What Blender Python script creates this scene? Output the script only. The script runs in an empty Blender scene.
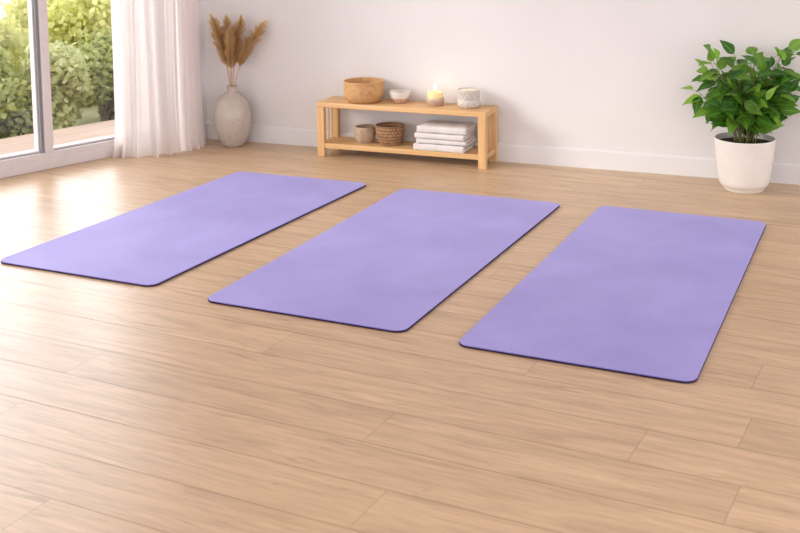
import bpy, bmesh, math, random
from mathutils import Vector, Matrix, noise
random.seed(7)
COL = bpy.context.scene.collection
R = math.radians

# ------------------------------------------------------------------ helpers
def link(name, bm, mat, parent=None, smooth=False, loc=None, rotz=None):
    me = bpy.data.meshes.new(name)
    bmesh.ops.recalc_face_normals(bm, faces=bm.faces[:]) if smooth != 'raw' else None
    bm.to_mesh(me); bm.free()
    if smooth:
        for p in me.polygons: p.use_smooth = True
    if mat: me.materials.append(mat)
    o = bpy.data.objects.new(name, me); COL.objects.link(o)
    if parent: o.parent = parent
    if loc is not None: o.location = loc
    if rotz is not None: o.rotation_euler.z = rotz
    return o

def tag(o, label=None, cat=None, group=None, kind=None):
    if label: o['label'] = label
    if cat: o['category'] = cat
    if group: o['group'] = group
    if kind: o['kind'] = kind
    return o

def empty(name, loc, rotz=0, label=None, cat=None, group=None, kind=None):
    o = bpy.data.objects.new(name, None); COL.objects.link(o)
    o.empty_display_size = .05
    o.location = loc; o.rotation_euler.z = rotz
    return tag(o, label, cat, group, kind)

def add_box(bm, x0, x1, y0, y1, z0, z1, bev=0, seg=2):
    r = bmesh.ops.create_cube(bm, size=1)
    vs = r['verts']
    for v in vs:
        v.co = Vector(((x0+x1)/2 + v.co.x*(x1-x0), (y0+y1)/2 + v.co.y*(y1-y0), (z0+z1)/2 + v.co.z*(z1-z0)))
    if bev:
        es = list({e for v in vs for e in v.link_edges})
        bmesh.ops.bevel(bm, geom=es, offset=bev, segments=seg, profile=.5, affect='EDGES')

def box(x0, x1, y0, y1, z0, z1, bev=0, seg=2):
    bm = bmesh.new(); add_box(bm, x0, x1, y0, y1, z0, z1, bev, seg); return bm

def lathe(profile, n=48, fn=None):
    """profile: list of (r, z); r=0 ends close"""
    bm = bmesh.new(); rings = []
    for (r, z) in profile:
        if r < 1e-6: rings.append([bm.verts.new((0, 0, z))])
        else:
            ring = []
            for k in range(n):
                a = 2*math.pi*k/n
                rr, zz = (fn(r, z, a) if fn else (r, z))
                ring.append(bm.verts.new((rr*math.cos(a), rr*math.sin(a), zz)))
            rings.append(ring)
    for A, B in zip(rings, rings[1:]):
        if len(A) == 1 and len(B) == 1: continue
        for k in range(n):
            k2 = (k+1) % n
            if len(A) == 1: bm.faces.new((A[0], B[k], B[k2]))
            elif len(B) == 1: bm.faces.new((A[k], B[0], A[k2]))
            else: bm.faces.new((A[k], B[k], B[k2], A[k2]))
    return bm

def smooth_profile(pts, sub=4):
    out = []
    P = [pts[0]] + list(pts) + [pts[-1]]
    for i in range(1, len(P)-2):
        for s in range(sub):
            t = s/sub
            q = []
            for c in (0, 1):
                p0, p1, p2, p3 = P[i-1][c], P[i][c], P[i+1][c], P[i+2][c]
                q.append(.5*((2*p1)+(-p0+p2)*t+(2*p0-5*p1+4*p2-p3)*t*t+(-p0+3*p1-3*p2+p3)*t**3))
            out.append((max(q[0], .0005), q[1]))
    out.append(pts[-1]); return out

def tube(bm, pts, rads, n=6):
    rings = []
    for i, p in enumerate(pts):
        d = (pts[min(i+1, len(pts)-1)] - pts[max(i-1, 0)]).normalized()
        u = d.orthogonal().normalized() if abs(d.z) > .95 or True else None
        ref = Vector((1, 0, 0)) if abs(d.x) < .9 else Vector((0, 1, 0))
        u = d.cross(ref).normalized(); w = d.cross(u)
        r = rads[i] if hasattr(rads, '__len__') else rads
        rings.append([bm.verts.new(p + u*r*math.cos(2*math.pi*k/n) + w*r*math.sin(2*math.pi*k/n)) for k in range(n)])
    for A, B in zip(rings, rings[1:]):
        for k in range(n): bm.faces.new((A[k], A[(k+1) % n], B[(k+1) % n], B[k]))
    bm.faces.new(rings[0]); bm.faces.new(list(reversed(rings[-1])))

# ------------------------------------------------------------------ materials
class NT:
    def __init__(s, name):
        s.m = bpy.data.materials.new(name); s.m.use_nodes = True
        s.t = s.m.node_tree; s.n = s.t.nodes; s.l = s.t.links
        s.b = s.n['Principled BSDF']; s.out = s.n['Material Output']
    def node(s, typ, **kw):
        nd = s.n.new(typ)
        for k, v in kw.items(): setattr(nd, k, v)
        return nd
    def link(s, a, b): s.l.new(a, b)
    def math(s, op, a, b=None, c=None, clamp=False):
        nd = s.n.new('ShaderNodeMath'); nd.operation = op; nd.use_clamp = clamp
        for i, v in enumerate((a, b, c)):
            if v is None: continue
            if isinstance(v, (int, float)): nd.inputs[i].default_value = v
            else: s.link(v, nd.inputs[i])
        return nd.outputs[0]
    def ramp(s, fac, stops):
        nd = s.n.new('ShaderNodeValToRGB'); e = nd.color_ramp.elements
        while len(e) < len(stops): e.new(.5)
        for k, (p, c) in enumerate(stops):
            e[k].position = p; e[k].color = (*c, 1)
        s.link(fac, nd.inputs[0]); return nd.outputs[0]
    def noise(s, vec, scale, detail=4, rough=.5, dist=0, out='Fac'):
        nd = s.n.new('ShaderNodeTexNoise'); nd.inputs['Scale'].default_value = scale
        nd.inputs['Detail'].default_value = detail; nd.inputs['Roughness'].default_value = rough
        nd.inputs['Distortion'].default_value = dist
        if vec is not None: s.link(vec, nd.inputs['Vector'])
        return nd.outputs[out]
    def coord(s, which='Object', scale=(1, 1, 1), loc=(0, 0, 0)):
        tc = s.n.new('ShaderNodeTexCoord'); mp = s.n.new('ShaderNodeMapping')
        mp.inputs['Scale'].default_value = scale; mp.inputs['Location'].default_value = loc
        s.link(tc.outputs[which], mp.inputs['Vector']); return mp.outputs[0]
    def mix(s, fac, a, b, mode='MIX'):
        nd = s.n.new('ShaderNodeMix'); nd.data_type = 'RGBA'; nd.blend_type = mode
        for sock, v in ((nd.inputs[0], fac), (nd.inputs[6], a), (nd.inputs[7], b)):
            if isinstance(v, (int, float)): sock.default_value = v
            elif isinstance(v, tuple): sock.default_value = (*v, 1)
            else: s.link(v, sock)
        return nd.outputs[2]
    def bump(s, h, strength=.2, dist=.01):
        nd = s.n.new('ShaderNodeBump'); nd.inputs['Strength'].default_value = strength
        nd.inputs['Distance'].default_value = dist
        s.link(h, nd.inputs['Height']); s.link(nd.outputs[0], s.b.inputs['Normal'])

def srgb(r, g, b):
    f = lambda c: (c/255/12.92 if c/255 <= .04045 else ((c/255+.055)/1.055)**2.4)
    return (f(r), f(g), f(b))

def noisy(name, c1, c2, scale=8, rough=.6, bump=0, stretch=(1, 1, 1), spec=.5, bscale=None, detail=4):
    t = NT(name); v = t.coord('Object', stretch)
    f = t.noise(v, scale, detail)
    t.link(t.ramp(f, [(.3, c1), (.7, c2)]), t.b.inputs['Base Color'])
    t.b.inputs['Roughness'].default_value = rough
    t.b.inputs['Specular IOR Level'].default_value = spec
    if bump:
        t.bump(t.noise(v, bscale or scale*4, 3), bump, .004)
    return t

def m_wall():
    t = noisy('wall_paint', srgb(219, 216, 217), srgb(226, 223, 224), 1.3, .75, .08, bscale=60, spec=.3)
    return t.m
def m_trim():
    return noisy('white_trim_paint', srgb(222, 220, 223), srgb(228, 226, 229), 3, .4, 0).m

def m_floor():
    t = NT('oak_floor')
    uv = t.node('ShaderNodeUVMap', uv_map='plank').outputs[0]
    e = t.node('ShaderNodeUVMap', uv_map='ends').outputs[0]
    at = t.node('ShaderNodeAttribute', attribute_name='rnd'); rnd = at.outputs['Color']
    sep = t.node('ShaderNodeSeparateXYZ'); t.link(uv, sep.inputs[0]); u, v = sep.outputs[0], sep.outputs[1]
    sr = t.node('ShaderNodeSeparateColor'); t.link(rnd, sr.inputs[0]); r1, r2, r3 = sr.outputs[0], sr.outputs[1], sr.outputs[2]
    def vec(su, sv):
        c = t.node('ShaderNodeCombineXYZ')
        t.link(t.math('ADD', t.math('MULTIPLY', u, su), t.math('MULTIPLY', r1, 37.)), c.inputs[0])
        t.link(t.math('ADD', t.math('MULTIPLY', v, sv), t.math('MULTIPLY', r2, 23.)), c.inputs[1])
        t.link(t.math('MULTIPLY', r3, 11.), c.inputs[2]); return c.outputs[0]
    broad = t.noise(vec(1.5, 13), 1.0, 5, .6, 1.6)
    med = t.noise(vec(2.2, 46), 1.0, 5, .65, 1.2)
    fine = t.noise(vec(9, 160), 1.0, 3, .6)
    col = t.ramp(broad, [(.25, srgb(186, 156, 125)), (.45, srgb(206, 176, 143)), (.62, srgb(217, 187, 153)), (.8, srgb(228, 200, 167))])
    dark = t.ramp(med, [(.28, (1, 1, 1)), (.43, (.25, .25, .25)), (.55, (0, 0, 0))])
    col = t.mix(t.math('MULTIPLY', dark, .32), col, srgb(150, 118, 92))
    knot = t.noise(vec(2.4, 19), 1.0, 6, .62, 2.2)
    col = t.mix(t.math('MULTIPLY', t.ramp(knot, [(.30, (1, 1, 1)), (.42, (0, 0, 0))]), .45), col, srgb(140, 110, 88))
    lite = t.ramp(med, [(.55, (0, 0, 0)), (.75, (1, 1, 1))])
    col = t.mix(t.math('MULTIPLY', lite, .3), col, srgb(226, 202, 166))
    fr = t.ramp(fine, [(.35, (.86, .86, .86)), (.6, (1.0, 1.0, 1.0))])
    col = t.mix(1., col, fr, 'MULTIPLY')
    pl = t.ramp(r3, [(0., (.92, .91, .90)), (1., (1.0, 1.0, 1.0))])
    col = t.mix(1., col, pl, 'MULTIPLY')
    # seams
    dv = t.math('MINIMUM', v, t.math('SUBTRACT', .19, v))
    se = t.node('ShaderNodeSeparateXYZ'); t.link(e, se.inputs[0])
    du = t.math('MINIMUM', se.outputs[0], se.outputs[1])
    sv = t.math('SUBTRACT', 1., t.math('DIVIDE', dv, .0026, clamp=True), clamp=True)
    su = t.math('MULTIPLY', t.math('SUBTRACT', 1., t.math('DIVIDE', du, .0020, clamp=True), clamp=True), .6)
    seam = t.math('MAXIMUM', sv, su)
    col = t.mix(t.math('MULTIPLY', seam, .75), col, srgb(110, 84, 64))
    t.link(col, t.b.inputs['Base Color'])
    rg = t.math('ADD', t.math('MULTIPLY', med, .10), .30)
    t.link(rg, t.b.inputs['Roughness'])
    t.link(t.math('MULTIPLY', t.math('SUBTRACT', 1., seam), .5), t.b.inputs['Specular IOR Level'])
    h = t.math('SUBTRACT', t.math('MULTIPLY', fine, .10), seam)
    t.bump(h, .25, .0015)
    return t.m

def m_mat_top():
    t = NT('violet_rubber'); v = t.coord('Object')
    big = t.noise(v, 2.6, 4, .6, .4)
    fi = t.noise(v, 260, 2, .6)
    col = t.ramp(big, [(.3, srgb(140, 132, 208)), (.7, srgb(157, 150, 223))])
    col = t.mix(.10, col, t.ramp(fi, [(.3, (.2, .17, .4)), (.7, (.6, .55, .85))]))
    t.link(col, t.b.inputs['Base Color'])
    t.b.inputs['Roughness'].default_value = .62
    t.b.inputs['Specular IOR Level'].default_value = .4
    t.b.inputs['Sheen Weight'].default_value = .15
    t.bump(fi, .35, .0012)
    return t.m

def m_wood(name, c1, c2, c3, axis=0, rough=.5):
    sc = [30, 30, 30]; sc[axis] = 1.5
    t = NT(name); v = t.coord('Object', tuple(sc))
    f = t.noise(v, 1, 4, .6, .6)
    t.link(t.ramp(f, [(.3, c1), (.5, c2), (.7, c3)]), t.b.inputs['Base Color'])
    t.b.inputs['Roughness'].default_value = rough
    t.bump(f, .1, .001); return t.m

def m_weave(name, c1, c2, rough=.7, sz=160, sa=40, b=.6):
    t = NT(name)
    tc = t.node('ShaderNodeTexCoord'); sp = t.node('ShaderNodeSeparateXYZ'); t.link(tc.outputs['Object'], sp.inputs[0])
    ang = t.math('ARCTAN2', sp.outputs[1], sp.outputs[0])
    zrow = t.math('MULTIPLY', sp.outputs[2], sz)
    row = t.math('FLOOR', zrow)
    a = t.math('SINE', t.math('ADD', t.math('MULTIPLY', ang, sa), t.math('MULTIPLY', row, math.pi)))
    r = t.math('ABSOLUTE', t.math('SINE', t.math('MULTIPLY', zrow, math.pi)))
    h = t.math('MULTIPLY', r, t.math('ADD', t.math('MULTIPLY', a, .35), .65))
    n = t.noise(tc.outputs['Object'], 45, 3)
    f = t.math('ADD', t.math('MULTIPLY', h, .5), t.math('MULTIPLY', n, .6))
    t.link(t.ramp(f, [(.3, c1), (.75, c2)]), t.b.inputs['Base Color'])
    t.b.inputs['Roughness'].default_value = rough
    t.bump(h, b, .003); return t.m

def m_glaze(name, base, spot, rough=.3, scale=60, lo=.60, hi=.66):
    t = NT(name); v = t.coord('Object')
    f = t.noise(v, scale, 3, .7); g = t.noise(v, 9, 4, .6)
    c = t.mix(t.ramp(f, [(lo, (0, 0, 0)), (hi, (1, 1, 1))]), base, spot)
    c = t.mix(t.math('MULTIPLY', g, .4), c, tuple(x*.82 for x in base))
    t.link(c, t.b.inputs['Base Color']); t.b.inputs['Roughness'].default_value = rough
    t.bump(g, .15, .01); return t.m

def m_band(name, lowc, highc, z, soft=.004, rough=.4, spot=None):
    """two-tone glazed pottery, glaze line at height z"""
    t = NT(name)
    tc = t.node('ShaderNodeTexCoord'); sp = t.node('ShaderNodeSeparateXYZ'); t.link(tc.outputs['Object'], sp.inputs[0])
    n = t.noise(tc.outputs['Object'], 30, 3)
    zz = t.math('ADD', sp.outputs[2], t.math('MULTIPLY', t.math('SUBTRACT', n, .5), .02))
    f = t.math('DIVIDE', t.math('SUBTRACT', zz, z-soft), 2*soft, clamp=True)
    c = t.mix(f, lowc, highc)
    sk = t.noise(tc.outputs['Object'], 110, 2, .7)
    c = t.mix(t.ramp(sk, [(.62, (0, 0, 0)), (.68, (1, 1, 1))]), c, spot or tuple(x*.55 for x in highc))
    t.link(c, t.b.inputs['Base Color']); t.b.inputs['Roughness'].default_value = rough
    return t.m

def m_leaf(name, c1, c2, trans=.35, rough=.38, vein=True):
    tint = (1.35, 1.5, .6) if vein else (1.15, 1.15, .95)
    t = NT(name)
    at = t.node('ShaderNodeAttribute', attribute_name='rnd')
    sp = t.node('ShaderNodeSeparateColor'); t.link(at.outputs['Color'], sp.inputs[0])
    c = t.ramp(sp.outputs[0], [(0., c1), (1., c2)])
    if vein:
        # midrib distance kept in the second channel
        c = t.mix(t.ramp(sp.outputs[1], [(0., (.45, .45, .45)), (.12, (0, 0, 0))]), c, tuple(min(1, x*1.35) for x in c2))
    t.link(c, t.b.inputs['Base Color']); t.b.inputs['Roughness'].default_value = rough
    tr = t.node('ShaderNodeBsdfTranslucent'); t.link(t.mix(1., c, tint, 'MULTIPLY'), tr.inputs[0])
    mx = t.node('ShaderNodeMixShader'); mx.inputs[0].default_value = trans
    t.link(t.b.outputs[0], mx.inputs[1]); t.link(tr.outputs[0], mx.inputs[2]); t.link(mx.outputs[0], t.out.inputs[0])
    return t.m

def m_curtain():
    t = NT('sheer_fabric'); v = t.coord('Object')
    w = t.noise(v, 300, 2)
    df = t.node('ShaderNodeBsdfDiffuse'); df.inputs[0].default_value = (*srgb(232, 226, 227), 1)
    tl = t.node('ShaderNodeBsdfTranslucent'); tl.inputs[0].default_value = (*srgb(250, 245, 244), 1)
    tp = t.node('ShaderNodeBsdfTransparent'); tp.inputs[0].default_value = (1, 1, 1, 1)
    m1 = t.node('ShaderNodeMixShader'); m1.inputs[0].default_value = .62
    t.link(df.outputs[0], m1.inputs[1]); t.link(tl.outputs[0], m1.inputs[2])
    m2 = t.node('ShaderNodeMixShader')
    t.link(t.math('ADD', t.math('MULTIPLY', w, .10), .04), m2.inputs[0])
    t.link(m1.outputs[0], m2.inputs[1]); t.link(tp.outputs[0], m2.inputs[2]); t.link(m2.outputs[0], t.out.inputs[0])
    return t.m

def m_glass():
    t = NT('window_glass')
    tp = t.node('ShaderNodeBsdfTransparent'); tp.inputs[0].default_value = (.97, .98, .97, 1)
    gl = t.node('ShaderNodeBsdfGlossy'); gl.inputs['Roughness'].default_value = .0
    lw = t.node('ShaderNodeLayerWeight'); lw.inputs[0].default_value = .5
    fr = t.math('ADD', t.math('MULTIPLY', t.math('POWER', lw.outputs['Facing'], 5.), .9), .03)
    mx = t.node('ShaderNodeMixShader'); t.link(fr, mx.inputs[0])
    t.link(tp.outputs[0], mx.inputs[1]); t.link(gl.outputs[0], mx.inputs[2]); t.link(mx.outputs[0], t.out.inputs[0])
    return t.m

def m_plain(name, c, rough=.5, spec=.5):
    return noisy(name, tuple(x*.95 for x in c), c, 20, rough, 0, spec=spec).m

WALL, TRIM, FLOOR = m_wall(), m_trim(), m_floor()

# ------------------------------------------------------------------ camera (fitted to the floor planks, mats and uprights)
cam = bpy.data.cameras.new('camera'); co = bpy.data.objects.new('camera', cam); COL.objects.link(co)
F = Vector((0, .99376792, -.11146893)); RR = Vector((.99991203, -.00147854, -.01318145)); UU = Vector((.01326411, .11145913, .9936805))
m = Matrix((RR, UU, -F)).transposed().to_4x4(); m.translation = Vector((0, 0, 1.4)); co.matrix_world = m
cam.sensor_width = 36; cam.lens = 1172*36/800; cam.shift_y = -.30
cam.dof.use_dof = True; cam.dof.focus_distance = 5.0; cam.dof.aperture_fstop = 5.0
cam.clip_start = .05
bpy.context.scene.camera = co

# ------------------------------------------------------------------ room
WA = R(-22.7)                     # direction of the back wall
e1 = Vector((math.cos(WA), math.sin(WA), 0)); n1 = Vector((-math.sin(WA), math.cos(WA), 0))
BW = Vector((-1.132, 6.742, 0))   # a point on the foot of the back wall
GA = R(46.6)                      # direction of the window wall
g1 = Vector((math.cos(GA), math.sin(GA), 0)); gn = Vector((-math.sin(GA), math.cos(GA), 0))   # gn points outdoors
W0 = Vector((-2.032, 5.806, 0))
# corner = intersection of both walls
den = g1.x*(-e1.y) + g1.y*e1.x
dd = BW - W0
tc_ = (dd.x*(-e1.y) + dd.y*e1.x)/den
CORN = W0 + g1*tc_
HW = 2.75

# floor: individual planks in one mesh
FA = R(-27.3); PW = .19; V0 = 1.943
fu = Vector((math.cos(FA), math.sin(FA), 0)); fv = Vector((-math.sin(FA), math.cos(FA), 0))
def inside(p):
    return (p - W0).dot(gn) < .02 and (p - CORN).dot(n1) < .02 and p.y > -1.6 and p.x < 3.6
def clip_poly(poly, p0, n):       # keep (p-p0).n <= 0 ; carries (pos, s)
    out = []
    for i in range(len(poly)):
        a, b = poly[i], poly[(i+1) % len(poly)]
        da, db = (a-p0).dot(n), (b-p0).dot(n)
        if da <= 0: out.append(a)
        if (da < 0 < db) or (db < 0 < da): out.append(a + (b-a)*(da/(da-db)))
    return out
bm = bmesh.new()
uvp = bm.loops.layers.uv.new('plank'); uve = bm.loops.layers.uv.new('ends'); rn = bm.loops.layers.color.new('rnd')
rj = random.Random(11)
fixed = {0: [-2.8, .1, 2.2], 1: [-2.40, -1.248, .6], 2: [-2.75, -.30], 3: [-2.437, -1.424, -.505, .47], 4: [-3.0, -.78], 5: [-3.2, -1.99, -.55], 6: [-2.76, -1.2]}
planes = [(W0 + gn*.05, gn), (CORN + n1*.05, n1), (Vector((0, -3.0, 0)), Vector((0, -1, 0))), (Vector((3.4, 0, 0)), Vector((1, 0, 0)))]
for k in range(-26, 30):
    v0 = V0 + (k)*PW
    js = fixed.get(k)
    if js is None:
        x = -7 + rj.uniform(0, 1); js = []
    else:
        js = list(js); x = js[-1]
        y = js[0]
        while y > -7: y -= rj.uniform(1.2, 1.9); js.insert(0, y)
    while x < 6:
        x += rj.uniform(1.2, 2.0); js.append(x)
    for a, b in zip(js, js[1:]):
        c = (rj.random(), rj.random(), rj.random(), 1)
        poly = [fu*a + fv*v0, fu*b + fv*v0, fu*b + fv*(v0+PW), fu*a + fv*(v0+PW)]
        for p0, n in planes:
            poly = clip_poly(poly, p0, n)
            if len(poly) < 3: break
        if len(poly) < 3: continue
        f = bm.faces.new([bm.verts.new(p) for p in poly])
        for lp in f.loops:
            u, v = lp.vert.co.dot(fu), lp.vert.co.dot(fv)
            lp[uvp].uv = (u-a, v-v0); lp[uve].uv = (u-a, b-u); lp[rn] = c
for f in bm.faces:
    if f.normal.z < 0: f.normal_flip()
tag(link('floor', bm, FLOOR, smooth='raw'), kind='structure')
for p in bpy.data.objects['floor'].data.polygons: p.use_smooth = False

# back wall + baseboard
wlen = 5.6
o = link('wall_back', box(-.2, wlen, .012, .14, 0, HW), WALL, loc=CORN, rotz=WA); tag(o, kind='structure')
bm = bmesh.new()
prof = [(.012, 0), (-.001, 0), (-.001, .088), (.001, .093), (.005, .096), (.012, .097)]
A = [bm.verts.new((0, y, z)) for y, z in prof]; B = [bm.verts.new((wlen, y, z)) for y, z in prof]
for i in range(len(prof)-1): bm.faces.new((A[i], A[i+1], B[i+1], B[i]))
bm.faces.new(A); bm.faces.new(B[::-1])
tag(link('baseboard_back', bm, TRIM, loc=CORN, rotz=WA), kind='structure')

# window wall (local x along the wall towards the corner, local y outdoors)
JR = 1.02; JL = -3.6; HH = 2.62
bm = bmesh.new()
add_box(bm, JR, tc_+.02, 0, .16, 0, HW)
add_box(bm, JL-2.6, JL, 0, .16, 0, HW)
add_box(bm, JL, JR, 0, .16, HH, HW)
tag(link('wall_left', bm, WALL, loc=W0, rotz=GA), kind='structure')
bm = bmesh.new(); add_box(bm, JR+.0, tc_-.005, -.012, 0, 0, .097, .003)
tag(link('baseboard_left', bm, TRIM, loc=W0, rotz=GA), kind='structure')

PVC = m_plain('white_window_frame', srgb(222, 214, 216), .35)
SEAL = m_plain('grey_window_gasket', srgb(128, 132, 138), .45)
GLASS = m_glass()
win = empty('window_1', W0, GA, kind='structure')
bm = bmesh.new()
add_box(bm, JL, JR, 0, .14, 0, .062, .004)
add_box(bm, JL, JR, .008, .14, .06, .088, .003)
add_box(bm, JL, JR, 0, .14, HH-.07, HH, .004)
add_box(bm, JR-.06, JR, 0, .14, .062, HH-.07, .004)
add_box(bm, JL, JL+.06, 0, .14, .062, HH-.07, .004)
link('window_frame', bm, PVC, win)
posts = [.262, -1.29, -2.84]
for i, p in enumerate(posts):
    link('mullion', box(p, p+.050, .004, .075, .085, HH-.065, .006), PVC, win)
    bm = bmesh.new(); add_box(bm, p-.018, p, .012, .06, .085, HH-.065, .002)
    link('gasket', bm, SEAL, win)
    link('bead', box(p-.026, p-.018, .03, .07, .085, HH-.065, .001), PVC, win)
edges = [JL+.06] + sorted([x for p in posts for x in (p-.02, p+.050)]) + [JR-.06]
for a, b in zip(edges[::2], edges[1::2]):
    link('glass_pane', box(a, b, .052, .058, .095, HH-.07), GLASS, win)
    bm = bmesh.new(); add_box(bm, a, b, .036, .075, .086, .100, .002)
    link('bead', bm, PVC, win)
    bm = bmesh.new(); add_box(bm, a, b, .030, .036, .087, .091)
    link('gasket', bm, SEAL, win)

bm = bmesh.new()
cv = [bm.verts.new(p + Vector((0, 0, HW))) for p in (W0 - g1*6.2 + gn*.15, CORN + gn*.15 + n1*.1, CORN + e1*wlen + n1*.1, Vector((4.4, -3.0, 0)), Vector((-6.3, -3.0, 0)))]
f_ = bm.faces.new(cv); ex = bmesh.ops.extrude_face_region(bm, geom=[f_])
for v_ in ex['geom']:
    if isinstance(v_, bmesh.types.BMVert): v_.co.z += .12
tag(link('ceiling', bm, m_plain('ceiling_paint', srgb(238, 234, 232), .9)), kind='structure')

# ------------------------------------------------------------------ outdoors
DECK = m_wood('pinkish_deck_boards', srgb(174, 150, 138), srgb(186, 162, 150), srgb(196, 172, 160), 0, .7)  # boards in their own pale pinkish tone
tag(link('deck', box(-6.5, 4.5, .165, 1.02, -.16, -.02), DECK, loc=W0, rotz=GA), kind='structure')
g = NT('garden_ground'); v = g.coord('Object')
g.link(g.ramp(g.noise(v, 1.2, 5), [(.3, srgb(150, 150, 110)), (.7, srgb(214, 208, 190))]), g.b.inputs['Base Color'])
g.b.inputs['Roughness'].default_value = .95
bm = bmesh.new(); add_box(bm, -16, 14, 1.0, 30, -.6, -.16)
tag(link('ground', bm, g.m, loc=W0, rotz=GA), kind='structure')

BARK = m_wood('shrub_bark', srgb(110, 95, 80), srgb(135, 118, 100), srgb(150, 135, 118), 2, .9)
LEAFS = {'yellow': m_leaf('yellow_green_foliage', srgb(204, 204, 132), srgb(232, 230, 172), .5, .6, False),
         'grey': m_leaf('grey_green_foliage', srgb(186, 190, 144), srgb(216, 216, 174), .45, .6, False),
         'deep': m_leaf('deep_green_foliage', srgb(162, 170, 106), srgb(198, 200, 136), .45, .6, False)}
def shrub(x, y, h, w, kind, seed, label, group=None, n=2600, ls=.05):
    rg = random.Random(seed)
    root = empty('garden_shrub', (x, y, -.16), rg.uniform(0, 6), label, 'shrub', group)
    bm = bmesh.new(); st = bmesh.new()
    blobs = []
    for i in range(16):
        a = rg.uniform(0, 2*math.pi); rr = w*math.sqrt(rg.random())*.75
        z = h*rg.uniform(.05, .85)
        k = 1 - .55*(z/h)**2
        c = Vector((rr*k*math.cos(a), rr*k*math.sin(a), z)); blobs.append((c, min(w*rg.uniform(.34, .55), h*.3)))
        base = Vector((rg.uniform(-.05, .05), rg.uniform(-.05, .05), 0))
        tube(st, [base, base.lerp(c, .5) + Vector((0, 0, .08*h)), c], [.022, .014, .006], 5)
    lay = bm.loops.layers.color.new('rnd')
    for i in range(n):
        c, r = blobs[i % len(blobs)]
        d = Vector((rg.gauss(0, 1), rg.gauss(0, 1), rg.gauss(0, 1))).normalized()
        p = c + d*r*(rg.random()**.45)
        if p.z < .02: p.z = .02 + rg.random()*.1
        q = Vector((rg.gauss(0, 1), rg.gauss(0, 1), rg.gauss(0, .6))).normalized()
        s = q.cross(d).normalized() if q.cross(d).length > .01 else Vector((1, 0, 0))
        L = ls*rg.uniform(.7, 1.4); W_ = L*.42
        vs = [bm.verts.new(t_) for t_ in (p, p + q*L*.5 + s*W_, p + q*L, p + q*L*.5 - s*W_)]
        f = bm.faces.new(vs); cc = (rg.random(), .5, 0, 1)
        for lp in f.loops: lp[lay] = cc
    link('foliage', bm, LEAFS[kind], root, 'raw'); link('stem', st, BARK, root)
SH = [(.70, 1.58, .62, .34, 'deep', 'low deep green bush by the deck edge at the left of the window view'),
      (1.22, 1.55, .56, .34, 'grey', 'low grey-green bush by the deck edge right behind the window post'),
      (1.66, 1.60, .60, .36, 'deep', 'low deep green bush by the deck edge beside the curtain'),
      (1.10, 2.60, .95, .50, 'yellow', 'yellow-green bush rising behind the low bushes in the left glass pane'),
      (1.88, 2.65, .90, .50, 'yellow', 'yellow-green bush rising behind the low bushes in the right glass pane'),
      (2.70, 2.75, .95, .50, 'grey', 'pale grey-green bush half hidden by the curtain in the right glass pane'),
      (1.85, 4.30, 1.30, .75, 'yellow', 'pale yellow bush farthest back at the top of the left glass pane'),
      (3.05, 4.40, 1.25, .75, 'yellow', 'pale yellow bush farthest back at the top of the right glass pane')]
SH = [((W0+g1*t+gn*n).x, (W0+g1*t+gn*n).y, h, w, k, lb) for t, n, h, w, k, lb in SH]
for i, (x, y, h, w, k, lb) in enumerate(SH):
    shrub(x, y, h, w, k, 30+i, lb, 'shrubs in the garden outside the window', 7000, .042 if h < .8 else .055)

# ------------------------------------------------------------------ curtain
cl = [(-1.545, 6.295), (-1.48, 6.262), (-1.40, 6.262), (-1.31, 6.30), (-1.235, 6.36), (-1.185, 6.44), (-1.15, 6.53), (-1.128, 6.600)]
def polypt(pts, s):
    L = [0]
    for a, b in zip(pts, pts[1:]): L.append(L[-1] + (b-a).length)
    d = s*L[-1]
    for i in range(len(pts)-1):
        if d <= L[i+1] or i == len(pts)-2:
            return pts[i].lerp(pts[i+1], (d-L[i])/(L[i+1]-L[i])), (pts[i+1]-pts[i]).normalized(), L[-1]
cp = [Vector((x, y, 0)) for x, y in cl]
# smooth the centre line
cs = []
for i in range(81):
    s = i/80; acc = Vector(); 
    for ds in (-.06, -.03, 0, .03, .06): acc += polypt(cp, min(1, max(0, s+ds)))[0]
    cs.append(acc/5)
cs[0] = cp[0]
bm = bmesh.new(); NS, NZ = 420, 40; grid = []
for j in range(NZ+1):
    z = .004 + (2.60-.004)*(j/NZ)**1.6
    row = []
    for i in range(NS+1):
        s = i/NS
        p, tdir, L = polypt(cs, s); nd = Vector((tdir.y, -tdir.x, 0))
        low = math.exp(-z/.12)
        ph = 2*math.pi*(s*9.5 + .35*math.sin(s*9) + .12*math.sin(z*2.3+s*14))
        amp = (.020 + .010*math.sin(s*17+1)) * (1 + .35*low)
        off = amp*math.sin(ph) + .004*math.sin(ph*2.3+z*1.5) + .0012*math.sin(ph*5.1)
        off += low*.010*math.sin(s*60) + low*.02
        lat = .010*math.cos(ph)*(1+low)
        row.append(bm.verts.new(p + nd*off + tdir*lat + Vector((0, 0, z + low*0))))
    grid.append(row)
for j in range(NZ):
    for i in range(NS): bm.faces.new((grid[j][i], grid[j][i+1], grid[j+1][i+1], grid[j+1][i]))
tag(link('curtain', bm, m_curtain(), smooth=True), 'sheer white floor-length curtain gathered in soft folds at the window corner', 'curtain')

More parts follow.
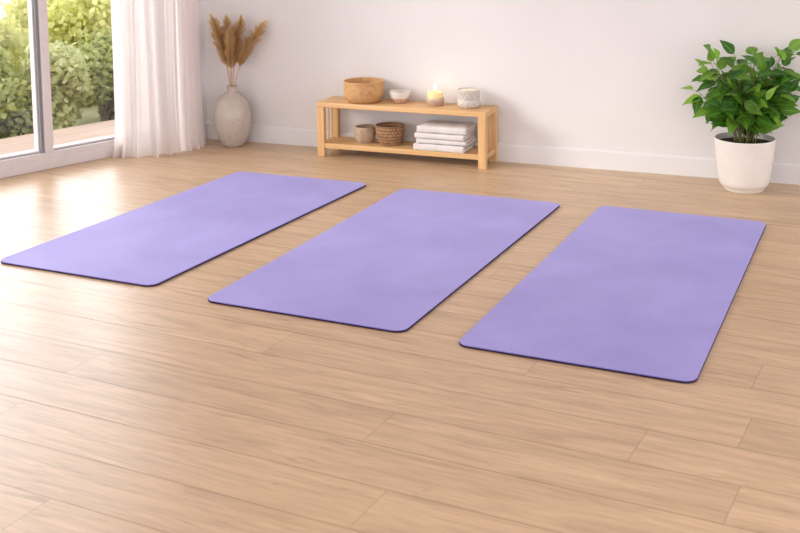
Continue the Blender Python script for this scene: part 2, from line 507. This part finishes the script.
# ------------------------------------------------------------------ mats
MT = m_mat_top(); MB_ = m_plain('dark_purple_rubber', srgb(44, 30, 62), .8, .2)
def round_quad(c, r, n=8):
    pts = []
    for i in range(4):
        p = c[i]; a = (c[i-1]-p).normalized(); b = (c[(i+1) % 4]-p).normalized()
        ang = a.angle(b); t = r/math.tan(ang/2)
        s, e = p + a*t, p + b*t
        cen = p + (a+b).normalized()*(r/math.sin(ang/2))
        va, vb = s-cen, e-cen
        for k in range(n+1):
            f = k/n; w = va.angle(vb)
            pts.append(cen + (va*math.sin((1-f)*w) + vb*math.sin(f*w))/math.sin(w))
    return pts
def slab(pts, z0, z1, bev):
    bm = bmesh.new(); n = len(pts)
    cen = sum(pts, Vector())/n
    rings = [(z0, 0), (z1-bev, 0), (z1-bev*.3, bev*.35), (z1, bev)]
    R_ = []
    for z, ins in rings:
        R_.append([bm.verts.new((p + (cen-p).normalized()*ins*1.2 + Vector((0, 0, z)))) for p in pts])
    for A, B in zip(R_, R_[1:]):
        for k in range(n): bm.faces.new((A[k], A[(k+1) % n], B[(k+1) % n], B[k]))
    bm.faces.new(R_[0][::-1]); bm.faces.new(R_[-1]); return bm
MATS = [([(-.836, 5.889), (-.1615, 5.6012), (-.9114, 4.1179), (-1.587, 4.440)], 'lavender yoga mat nearest the window, leftmost of the three', (.035, .03, .045, .03)),
        ([(-.0007, 5.4947), (.7229, 5.1836), (-.0034, 3.6364), (-.699, 3.966)], 'violet yoga mat in the middle, between the other two mats', ()),
        ([(.8921, 5.1407), (1.5423, 4.8351), (.8296, 3.2141), (.160, 3.531)], 'violet yoga mat in front of the potted plant, rightmost of the three', ())]
for c, lb, _ in MATS:
    c = [Vector((x, y, 0))*(1.395/1.4) for x, y in c]
    cen = sum(c, Vector())/4
    root = empty('yoga_mat', cen, 0, lb, 'yoga mat', 'yoga mats laid out in a row on the floor')
    loc = round_quad([p-cen for p in c], .040)
    link('underside', slab(loc, .0005, .0065, .0008), MB_, root)
    loc2 = [p*(1-.0015/p.length) for p in loc]
    link('top_layer', slab(loc2, .0063, .0100, .0012), MT, root)

# ------------------------------------------------------------------ bench
OAK = {0: m_wood('pale_oak_long', srgb(205, 160, 108), srgb(218, 176, 124), srgb(228, 190, 142), 0),
       2: m_wood('pale_oak_upright', srgb(205, 160, 108), srgb(218, 176, 124), srgb(228, 190, 142), 2)}
BA = R(-22.6); b1 = Vector((math.cos(BA), math.sin(BA), 0)); b2 = Vector((-math.sin(BA), math.cos(BA), 0))
BO = Vector((-.445, 6.262, 0)) - b2*.028
BL, BD, BH = .957, .205, .296
def BP(u, d, z=0): return BO + b1*u + b2*d + Vector((0, 0, z))
bench = empty('storage_bench', BO, BA, 'low pale oak open bench with one lower shelf against the back wall', 'bench')
link('top_board', box(-.002, BL+.002, -.002, BD+.002, BH-.026, BH, .003), OAK[0], bench)
LW = .041
for x in (0, BL-LW):
    for y in (0, BD-.032):
        link('leg', box(x, x+LW, y, y+.032, 0, BH-.026, .002), OAK[2], bench)
link('lower_shelf', box(.004, BL-.004, .004, BD-.004, .046, .073, .002), OAK[0], bench)
for x in (.016, BL-.028):
    link('side_rail', box(x, x+.012, .032, BD-.032, BH-.040, BH-.026, .001), OAK[0], bench)
    for k in range(3):
        y = .058 + k*.040
        link('slat', box(x+.002, x+.010, y-.0035, y+.0035, .073, BH-.040, .001), OAK[2], bench)

# ------------------------------------------------------------------ things on the bench
zt = BH
RAT = m_weave('woven_rattan', srgb(178, 130, 82), srgb(226, 180, 124), .6, 210, 60, .5)
prof = smooth_profile([(.0, .002), (.070, .002), (.088, .010), (.103, .032), (.109, .062), (.107, .095), (.109, .115)], 4)
inner = [(.104, .117), (.100, .112), (.100, .06), (.095, .03), (.08, .012), (0, .010)]
prof[0] = (0, .002)
bk = link('woven_basket', lathe(prof + [(.1075, .118)] + inner, 64), RAT, smooth=True, loc=BP(.238, .098, zt))
bk.location.z = zt-.001
tag(bk, 'round woven rattan basket, empty, on the left end of the bench top', 'basket')
GL = m_band('white_glaze_on_clay', srgb(196, 160, 140), srgb(226, 220, 214), .030, .004, .3)
pr = smooth_profile([(0, .001), (.026, .001), (.032, .006), (.046, .025), (.054, .046), (.057, .062)], 4); pr[0] = (0, .001)
bw = link('ceramic_bowl', lathe(pr + [(.0555, .064), (.053, .062), (.049, .044), (.04, .024), (.025, .010), (0, .008)], 48), GL, smooth=True, loc=BP(.437, .120, zt))
tag(bw, 'small white-glazed clay bowl on the bench top beside the rattan basket', 'bowl')

# lit candle in its clay cup
CLAY = m_band('speckled_sand_clay', srgb(186, 156, 138), srgb(212, 190, 172), .03, .006, .55)
pr = smooth_profile([(0, 0), (.030, 0), (.036, .004), (.040, .018), (.041, .036)], 3); pr[0] = (0, 0)
cup = link('candle_cup', lathe(pr + [(.040, .039), (.037, .038), (.036, .02), (.03, .008), (0, .006)], 40), CLAY, smooth=True, loc=BP(.640, .118, zt)); cup.scale = (1.16, 1.16, 1.05)
tag(cup, 'sandy clay cup holding the lit candle on the bench top', 'candle holder')
wx = NT('warm_wax'); wx.b.inputs['Base Color'].default_value = (*srgb(250, 226, 170), 1)
wx.b.inputs['Roughness'].default_value = .45; wx.b.inputs['Subsurface Weight'].default_value = .8
wx.b.inputs['Subsurface Radius'].default_value = (.05, .03, .012); wx.b.inputs['Subsurface Scale'].default_value = .6
cd = empty('lit_candle', BP(.640, .118, zt+.0068), 0, 'lit cream candle with a small flame, standing in a clay cup', 'candle')
pr = [(0, 0), (.034, 0), (.035, .002), (.0352, .066), (.034, .0695), (.031, .070), (.022, .066), (0, .065)]
link('wax', lathe([(a*1.16, b*.93) for a, b in pr], 40), wx.m, cd, True)
bm = bmesh.new(); tube(bm, [Vector((0, 0, .059)), Vector((.001, 0, .073)), Vector((.003, 0, .079))], .0012)
wick = link('wick', bm, m_plain('burnt_wick', srgb(50, 40, 34), .9), cd)
fl = NT('candle_flame'); fl.b.inputs['Base Color'].default_value = (1, .8, .4, 1)
fl.b.inputs['Emission Color'].default_value = (1, .80, .48, 1); fl.b.inputs['Emission Strength'].default_value = 7
pr = [(0, .074), (.004, .077), (.0062, .084), (.0055, .092), (.003, .101), (0, .110)]
link('flame', lathe(pr, 16), fl.m, wick, True)
lt = bpy.data.lights.new('candle_light', 'POINT'); lt.energy = .02; lt.color = (1, .72, .42); lt.shadow_soft_size = .012
lo = bpy.data.objects.new('candle_light', lt); COL.objects.link(lo); lo.parent = cd; lo.location = (0, 0, .118)

# grey stoneware jar with a wax-filled top
STN = m_glaze('grey_stoneware', srgb(205, 198, 190), srgb(140, 128, 118), .25, 70, .56, .66)
jr = empty('stoneware_jar', BP(.828, .118, zt), 0, 'grey speckled stoneware jar candle with bulging base, rightmost on the bench top', 'jar')
pr = smooth_profile([(0, 0), (.045, 0), (.055, .004), (.062, .018), (.061, .034), (.055, .043), (.056, .055), (.058, .075), (.058, .092)], 4); pr[0] = (0, 0)
link('body', lathe(pr + [(.0565, .095), (.053, .093), (.052, .05), (.05, .02), (0, .012)], 48), STN, jr, True)
bm = lathe([(.0, .040), (.0515, .040), (.0515, .089), (.045, .090), (.02, .093), (0, .093)], 40)
link('wax_filling', bm, m_plain('cream_wax', srgb(250, 236, 206), .4), jr, True)

# ------------------------------------------------------------------ lower shelf
zl = .0725
RIB = m_weave('coiled_grey_straw', srgb(150, 126, 104), srgb(214, 190, 164), .8, 110, 22, .8)
def coil(r, z, a): return r*(1 + .012*math.sin(z*110*math.pi*2/2)), z
pr = smooth_profile([(0, .001), (.036, .001), (.045, .008), (.055, .03), (.058, .055), (.055, .078), (.054, .086)], 5); pr[0] = (0, .001)
o = link('coiled_bowl', lathe(pr + [(.052, .088), (.050, .084), (.052, .05), (.046, .02), (.03, .008), (0, .007)], 48, coil), RIB, smooth=True, loc=BP(.236, .105, zl))
tag(o, 'small greyish coiled straw bowl on the lower shelf, left of the brown basket', 'bowl')
BRN = m_weave('brown_woven_wood', srgb(110, 80, 56), srgb(180, 140, 104), .7, 60, 26, .7)
pr = smooth_profile([(0, .001), (.050, .001), (.060, .006), (.070, .03), (.076, .065), (.078, .098)], 5); pr[0] = (0, .001)
o = link('brown_basket', lathe(pr + [(.077, .106), (.074, .104), (.070, .085), (.066, .04), (.055, .012), (0, .010)], 56), BRN, smooth=True, loc=BP(.386, .102, zl))
tag(o, 'dark brown woven basket on the lower shelf, left of the folded towels', 'basket')

# towels
tw = NT('white_towelling'); v = tw.coord('Object')
tw.link(tw.ramp(tw.noise(v, 30, 3), [(.3, srgb(212, 206, 206)), (.7, srgb(224, 219, 219))]), tw.b.inputs['Base Color'])
tw.b.inputs['Roughness'].default_value = .95; tw.b.inputs['Sheen Weight'].default_value = .3
tw.bump(tw.noise(v, 900, 2), .5, .001)
def towel(u0, u1, d0, d1, z0, h, layers, rot, seed, label):
    rg = random.Random(seed); bm = bmesh.new()
    L, D = u1-u0, d1-d0; lh = h/layers
    # each layer a soft slab; folds wrap round the front edge
    for k in range(layers):
        zz = k*lh; nx, nn = 26, 12
        ring_list = []
        dx = rg.uniform(-.003, .003)
        for i in range(nx+1):
            x = -L/2 + L*i/nx + dx
            sag = .0012*math.sin(i*.7+seed+k) + (.0008*math.sin(i*1.9+k*2))
            endr = 1 if 0 < i < nx else .55
            ring = []
            for q in range(nn):
                a = 2*math.pi*q/nn
                cy, cz = math.cos(a), math.sin(a)
                # superellipse section
                sy = math.copysign(abs(cy)**.28, cy); sz = math.copysign(abs(cz)**.6, cz)
                ring.append(bm.verts.new((x, sy*(D/2 - rg.uniform(0, .001)), zz + lh/2 + sz*lh*.5*endr + sag*(.4 if k == 0 else 1)*(1 if cz > 0 or k else 0))))
            ring_list.append(ring)
        for A, B in zip(ring_list, ring_list[1:]):
            for q in range(nn): bm.faces.new((A[q], A[(q+1) % nn], B[(q+1) % nn], B[q]))
        bm.faces.new(ring_list[0]); bm.faces.new(ring_list[-1][::-1])
    # spine of the fold on the front side
    if layers > 1:
        n = 8; rows = []
        for i in range(27):
            x = -L/2 + L*i/26
            rows.append([bm.verts.new((x, -D/2 + .004 - .006*math.sin(math.pi*q/n), h/2 - (h/2-.001)*math.cos(math.pi*q/n) + 0*q)) for q in range(n+1)])
        for A, B in zip(rows, rows[1:]):
            for q in range(n): bm.faces.new((A[q], A[q+1], B[q+1], B[q]))
        bm.faces.new(rows[0]); bm.faces.new(rows[-1][::-1])
    o = link('folded_towel', bm, tw.m, smooth=True, loc=BP((u0+u1)/2, (d0+d1)/2, z0), rotz=BA+rot)
    tag(o, label, 'towel', 'folded towels stacked on the lower shelf')
TZ = zl
TW = [(.560, .838, .004, .170, .036, 2, 0, 'folded white towel, bottom of the stack on the lower shelf'),
      (.572, .846, .012, .176, .026, 2, R(1.2), 'folded white towel second from the bottom of the stack'),
      (.566, .840, .008, .172, .029, 2, R(-1.), 'folded white towel third up, just under the top one'),
      (.574, .846, .014, .180, .037, 2, R(1.5), 'folded white towel on top of the stack')]
for i, (a, b, c, d, h, ly, rt, lb) in enumerate(TW):
    towel(a, b, c, d, TZ, h, ly, rt, i+1, lb); TZ += h + .0008

# ------------------------------------------------------------------ vase and pampas grass
VP = Vector((-.955, 6.545, 0))
pr = smooth_profile([(0, .002), (.052, .002), (.064, .008), (.086, .05), (.102, .11), (.105, .17), (.096, .225), (.076, .268), (.045, .297), (.028, .312), (.026, .325), (.031, .340)], 5); pr[0] = (0, .002)
VG = m_glaze('speckled_stone_glaze', srgb(192, 180, 172), srgb(146, 120, 104), .14, 70, .60, .70)
o = link('ceramic_vase', lathe(pr + [(.0305, .342), (.027, .341), (.022, .325), (.024, .312), (.04, .29), (.07, .26), (.09, .22), (.098, .17), (.095, .11), (.08, .05), (.05, .012), (0, .010)], 64), VG, smooth=True, loc=VP)
tag(o, 'tall rounded speckled off-white ceramic vase standing in the corner', 'vase')
pm = NT('dry_pampas'); at = pm.node('ShaderNodeAttribute', attribute_name='rnd')
pc = pm.ramp(at.outputs['Fac'], [(0, srgb(255, 226, 176)), (1, srgb(255, 243, 212))])
pm.link(pc, pm.b.inputs['Base Color']); pm.b.inputs['Roughness'].default_value = .8
tr = pm.node('ShaderNodeBsdfTranslucent'); pm.link(pc, tr.inputs[0]); mx = pm.node('ShaderNodeMixShader'); mx.inputs[0].default_value = .75
pm.link(pm.b.outputs[0], mx.inputs[1]); pm.link(tr.outputs[0], mx.inputs[2]); pm.link(mx.outputs[0], pm.out.inputs[0])
STK = m_wood('dry_stalk', srgb(176, 130, 78), srgb(196, 150, 96), srgb(206, 164, 112), 2, .7)
def pampas(tx, ty, tz, w, seed, label):
    rg = random.Random(seed)
    root = empty('dried_pampas_stem', VP, 0, label, 'dried grass', 'dried pampas stems in the vase')
    base = Vector((-.1*tx, -.1*ty, .02)); neck = Vector((tx*.085, ty*.085, .345)); tip = Vector((tx, ty, tz))
    P = []
    for i in range(25):
        t = i/24
        if t < .38: p = base.lerp(neck, t/.38)
        else:
            s = (t-.38)/.62; p = neck.lerp(tip, s); p.x += tx*(-.10)*math.sin(math.pi*s); p.z += .02*math.sin(math.pi*s)
        P.append(p)
    st = bmesh.new(); tube(st, P, [.0028]*12 + [.0028 - .0018*k/12 for k in range(13)], 6)
    link('stalk', st, STK, root, True)
    bm = bmesh.new(); lay = bm.loops.layers.color.new('rnd')
    for k in range(480):
        t = rg.random()**.9
        s = .38 + .62*(.22 + .78*t); f = s*24; i = min(23, int(f)); p = P[i].lerp(P[i+1], f-i)
        ax = (P[i+1]-P[i]).normalized()
        env = math.sin(math.pi*min(1, (t*.86+.14)))**.7
        o_ = Vector((rg.gauss(0, 1), rg.gauss(0, 1), rg.gauss(0, .3))); ax = (ax + Vector((rg.gauss(0, .12), rg.gauss(0, .12), 0))).normalized(); o_ -= ax*o_.dot(ax); o_.normalize()
        L = (.045 + .05*rg.random())*(1-.35*t)
        sp = w*env*rg.uniform(.25, 1.4)
        q1 = p + ax*L*.45 + o_*sp*.7; q2 = p + ax*L + o_*sp - Vector((0, 0, .004*rg.random()))
        sd = ax.cross(o_).normalized(); wd = rg.uniform(.0006, .0014)
        vs = [bm.verts.new(x) for x in (p - sd*wd*.5, p + sd*wd*.5, q1 + sd*wd, q2, q1 - sd*wd)]
        fc = bm.faces.new(vs); g_ = rg.random(); 
        for lp in fc.loops: lp[lay] = (g_, g_, g_, 1)
    link('plume', bm, pm.m, root, 'raw')
PA = [(-.098, .0, .720, .038, 'dried tan pampas plume leaning left towards the curtain'),
      (-.022, .03, .710, .034, 'slim dried pampas plume rising just left of the middle'),
      (.058, .02, .710, .034, 'upright dried pampas plume just right of the middle'),
      (.190, .0, .685, .036, 'dried pampas plume leaning farthest right over the vase'),
      (.004, -.05, .640, .036, 'shorter fluffy pampas plume at the front centre of the vase')]
for i, (x, y, z, w, lb) in enumerate(PA): pampas(x, y, z, w, 50+i, lb)

# ------------------------------------------------------------------ potted plant
PP = Vector((1.610, 5.400, 0))
plant = empty('potted_plant', PP, 0, 'leafy green houseplant in a white tapered pot by the back wall', 'potted plant')
POT = noisy('matte_white_pot', srgb(226, 218, 214), srgb(232, 226, 222), 12, .45, .03).m
pr = smooth_profile([(.088, .001), (.093, .010), (.098, .018), (.112, .034), (.120, .07), (.128, .13), (.135, .19), (.139, .228)], 4)
pr = [(a, b*1.06) for a, b in pr]
link('pot', lathe([(0, .001)] + pr + [(.1395, .246), (.137, .249), (.133, .248), (.131, .242), (.128, .19), (.11, .06), (0, .05)], 64), POT, plant, True)
soil = noisy('dark_potting_soil', srgb(40, 30, 24), srgb(74, 56, 44), 60, .95, .8).m
bm = lathe([(0, .225), (.04, .230), (.09, .227), (.1300, .223), (.1285, .21), (0, .21)], 40, lambda r, z, a: (r, z + (.004*math.sin(a*9+r*80) if z > .2 and r < .12 else 0)))
link('soil', bm, soil, plant, True)
LG = m_leaf('glossy_green_leaf', srgb(46, 98, 28), srgb(136, 180, 66), .35, .35)
STEM = noisy('green_brown_stem', srgb(96, 104, 52), srgb(132, 126, 76), 30, .6).m
rg = random.Random(5)
lb_ = bmesh.new(); lay = lb_.loops.layers.color.new('rnd'); sb = bmesh.new()
def leaf(p, d, L, up=None):
    """pointed ovate leaf from p along d, folded a little on its midrib and curling down"""
    d = d.normalized(); up = up or Vector((0, 0, 1))
    side = d.cross(up); 
    if side.length < .1: side = d.cross(Vector((0, 1, 0)))
    side.normalize(); nrm = side.cross(d).normalized()
    tw_ = rg.uniform(-.6, .6); side, nrm = side*math.cos(tw_) + nrm*math.sin(tw_), nrm*math.cos(tw_) - side*math.sin(tw_)
    W_ = L*rg.uniform(.26, .33); prof = [(0, .0), (.10, .50), (.25, .92), (.40, 1.0), (.56, .86), (.72, .58), (.86, .27), (1., 0)]
    droop = rg.uniform(.15, .45); c = rg.random(); mids, ls, rs = [], [], []
    for t, w in prof:
        cen = p + d*L*t - nrm*L*droop*t*t
        mids.append(lb_.verts.new(cen))
        k = nrm*W_*w*.28 + nrm*.0015*math.sin(t*20)*w
        ls.append(lb_.verts.new(cen + side*W_*w + k) if 0 < w else None); rs.append(lb_.verts.new(cen - side*W_*w + k) if 0 < w else None)
    def face(vs, es):
        f = lb_.faces.new(vs)
        for lp, e in zip(f.loops, es): lp[lay] = (c, e, 0, 1)
        f.smooth = True
    for i in range(len(prof)-1):
        for S, flip in ((ls, 0), (rs, 1)):
            a, b = S[i], S[i+1]; seq = [(mids[i], 0), (mids[i+1], 0)]
            if b: seq.append((b, 1))
            if a: seq.append((a, 1))
            if flip: seq = seq[::-1]
            face([x for x, _ in seq], [e for _, e in seq])
tips = [(-.22, .13, .19), (-.19, -.03, .38), (-.20, .02, .30), (-.13, .05, .34), (-.12, -.08, .25), (-.06, -.02, .33), (-.03, .08, .36), (.02, -.06, .35),
        (.06, .04, .36), (.10, -.05, .31), (.15, .03, .36), (.19, -.02, .40), (.21, .04, .35), (.22, -.03, .26), (.20, .06, .18), (.15, -.12, .17),
        (-.15, -.10, .15), (-.07, -.14, .20), (.05, -.15, .18), (0, -.11, .28), (-.10, .13, .24), (.09, .14, .25), (-.18, .06, .14), (.14, -.09, .25)]
tips = [(x, y, z) for x, y, z in tips] + [(x*.6, y*.5-.03, z*.72) for x, y, z in tips[::2]] + [(x*.85, y*.6-.05, z*.8) for x, y, z in tips[1::2]]
tips += [(x+rg.uniform(-.035, .035), y+rg.uniform(-.04, .04), z-rg.uniform(.01, .05)) for x, y, z in tips[:24] if z > .28]
for (x, y, z) in tips:
    a = math.atan2(y, x) + rg.uniform(-.5, .5); r0 = rg.uniform(.01, .055)
    b0 = Vector((r0*math.cos(a), r0*math.sin(a), .222)); tip = Vector((x*.92, y, .262 + z))
    mid = b0.lerp(tip, .5) + Vector((-x*.18, -y*.18, .04))
    P = []
    for i in range(11):
        t = i/10; P.append(b0*(1-t)**2 + mid*2*t*(1-t) + tip*t*t)
    tube(sb, P, [.0024 - .0013*i/10 for i in range(11)], 5)
    nl = rg.choice((5, 6, 7))
    for k in range(nl):
        t = .44 + .56*k/(nl-1); f = t*10; i = min(9, int(f)); p = P[i].lerp(P[i+1], f-i); ax = (P[i+1]-P[i]).normalized()
        az = k*2.4 + rg.uniform(-.5, .5)
        o_ = Vector((math.cos(az), math.sin(az), 0)); outw = Vector((x, y, 0))*2.2
        d = (o_*.9 + outw + ax*(.35 if k < nl-1 else 1.1) + Vector((0, 0, rg.uniform(-.75, .3)))).normalized()
        pe = p + d*.014
        if (pe + d*.05 + PP - CORN).dot(n1) > -.03: d = (d - n1*1.2).normalized(); pe = p + d*.012
        tube(sb, [p, pe], [.0011, .0009], 4)
        leaf(pe, d, rg.uniform(.078, .108)*(1 if k < nl-2 else .85), (Vector((0, -.55, .8)) + outw*.6 + o_*.3).normalized())
link('stems', sb, STEM, plant, True)
fo = link('foliage', lb_, LG, plant, 'raw')

# ------------------------------------------------------------------ light
w = bpy.data.worlds.new('world'); bpy.context.scene.world = w; w.use_nodes = True
nt = w.node_tree; bg = nt.nodes['Background']
tc = nt.nodes.new('ShaderNodeTexCoord')
SUNV = Vector((-.86, -.13, .36)).normalized(); GLOW = Vector((-.40, .85, .12)).normalized()      # SUNV towards the sun; GLOW a bright sky lobe added for the floor sheen
dp = nt.nodes.new('ShaderNodeVectorMath'); dp.operation = 'DOT_PRODUCT'; dp.inputs[1].default_value = GLOW
nt.links.new(tc.outputs['Generated'], dp.inputs[0])
mr = nt.nodes.new('ShaderNodeMapRange'); mr.inputs[1].default_value = .90; mr.inputs[2].default_value = 1.; mr.interpolation_type = 'SMOOTHSTEP'
nt.links.new(dp.outputs['Value'], mr.inputs[0])
rp = nt.nodes.new('ShaderNodeMix'); rp.data_type = 'RGBA'
rp.inputs[6].default_value = (1.08, 1.06, 1.08, 1); rp.inputs[7].default_value = (4.3, 4.35, 4.8, 1)
nt.links.new(mr.outputs[0], rp.inputs[0]); nt.links.new(rp.outputs[2], bg.inputs['Color'])
bg.inputs['Strength'].default_value = 1.0
sun = bpy.data.lights.new('sun', 'SUN'); sun.energy = 1.35; sun.color = (1, .95, .90); sun.angle = R(20)
so = bpy.data.objects.new('sun', sun); COL.objects.link(so); so.rotation_euler = SUNV.to_track_quat('Z', 'Y').to_euler(); so.location = (-6, 6, 5)

vs = bpy.context.scene.view_settings
vs.view_transform = 'Standard'; vs.look = 'None'; vs.exposure = 1.0; vs.gamma = 1; vs.use_curve_mapping = False
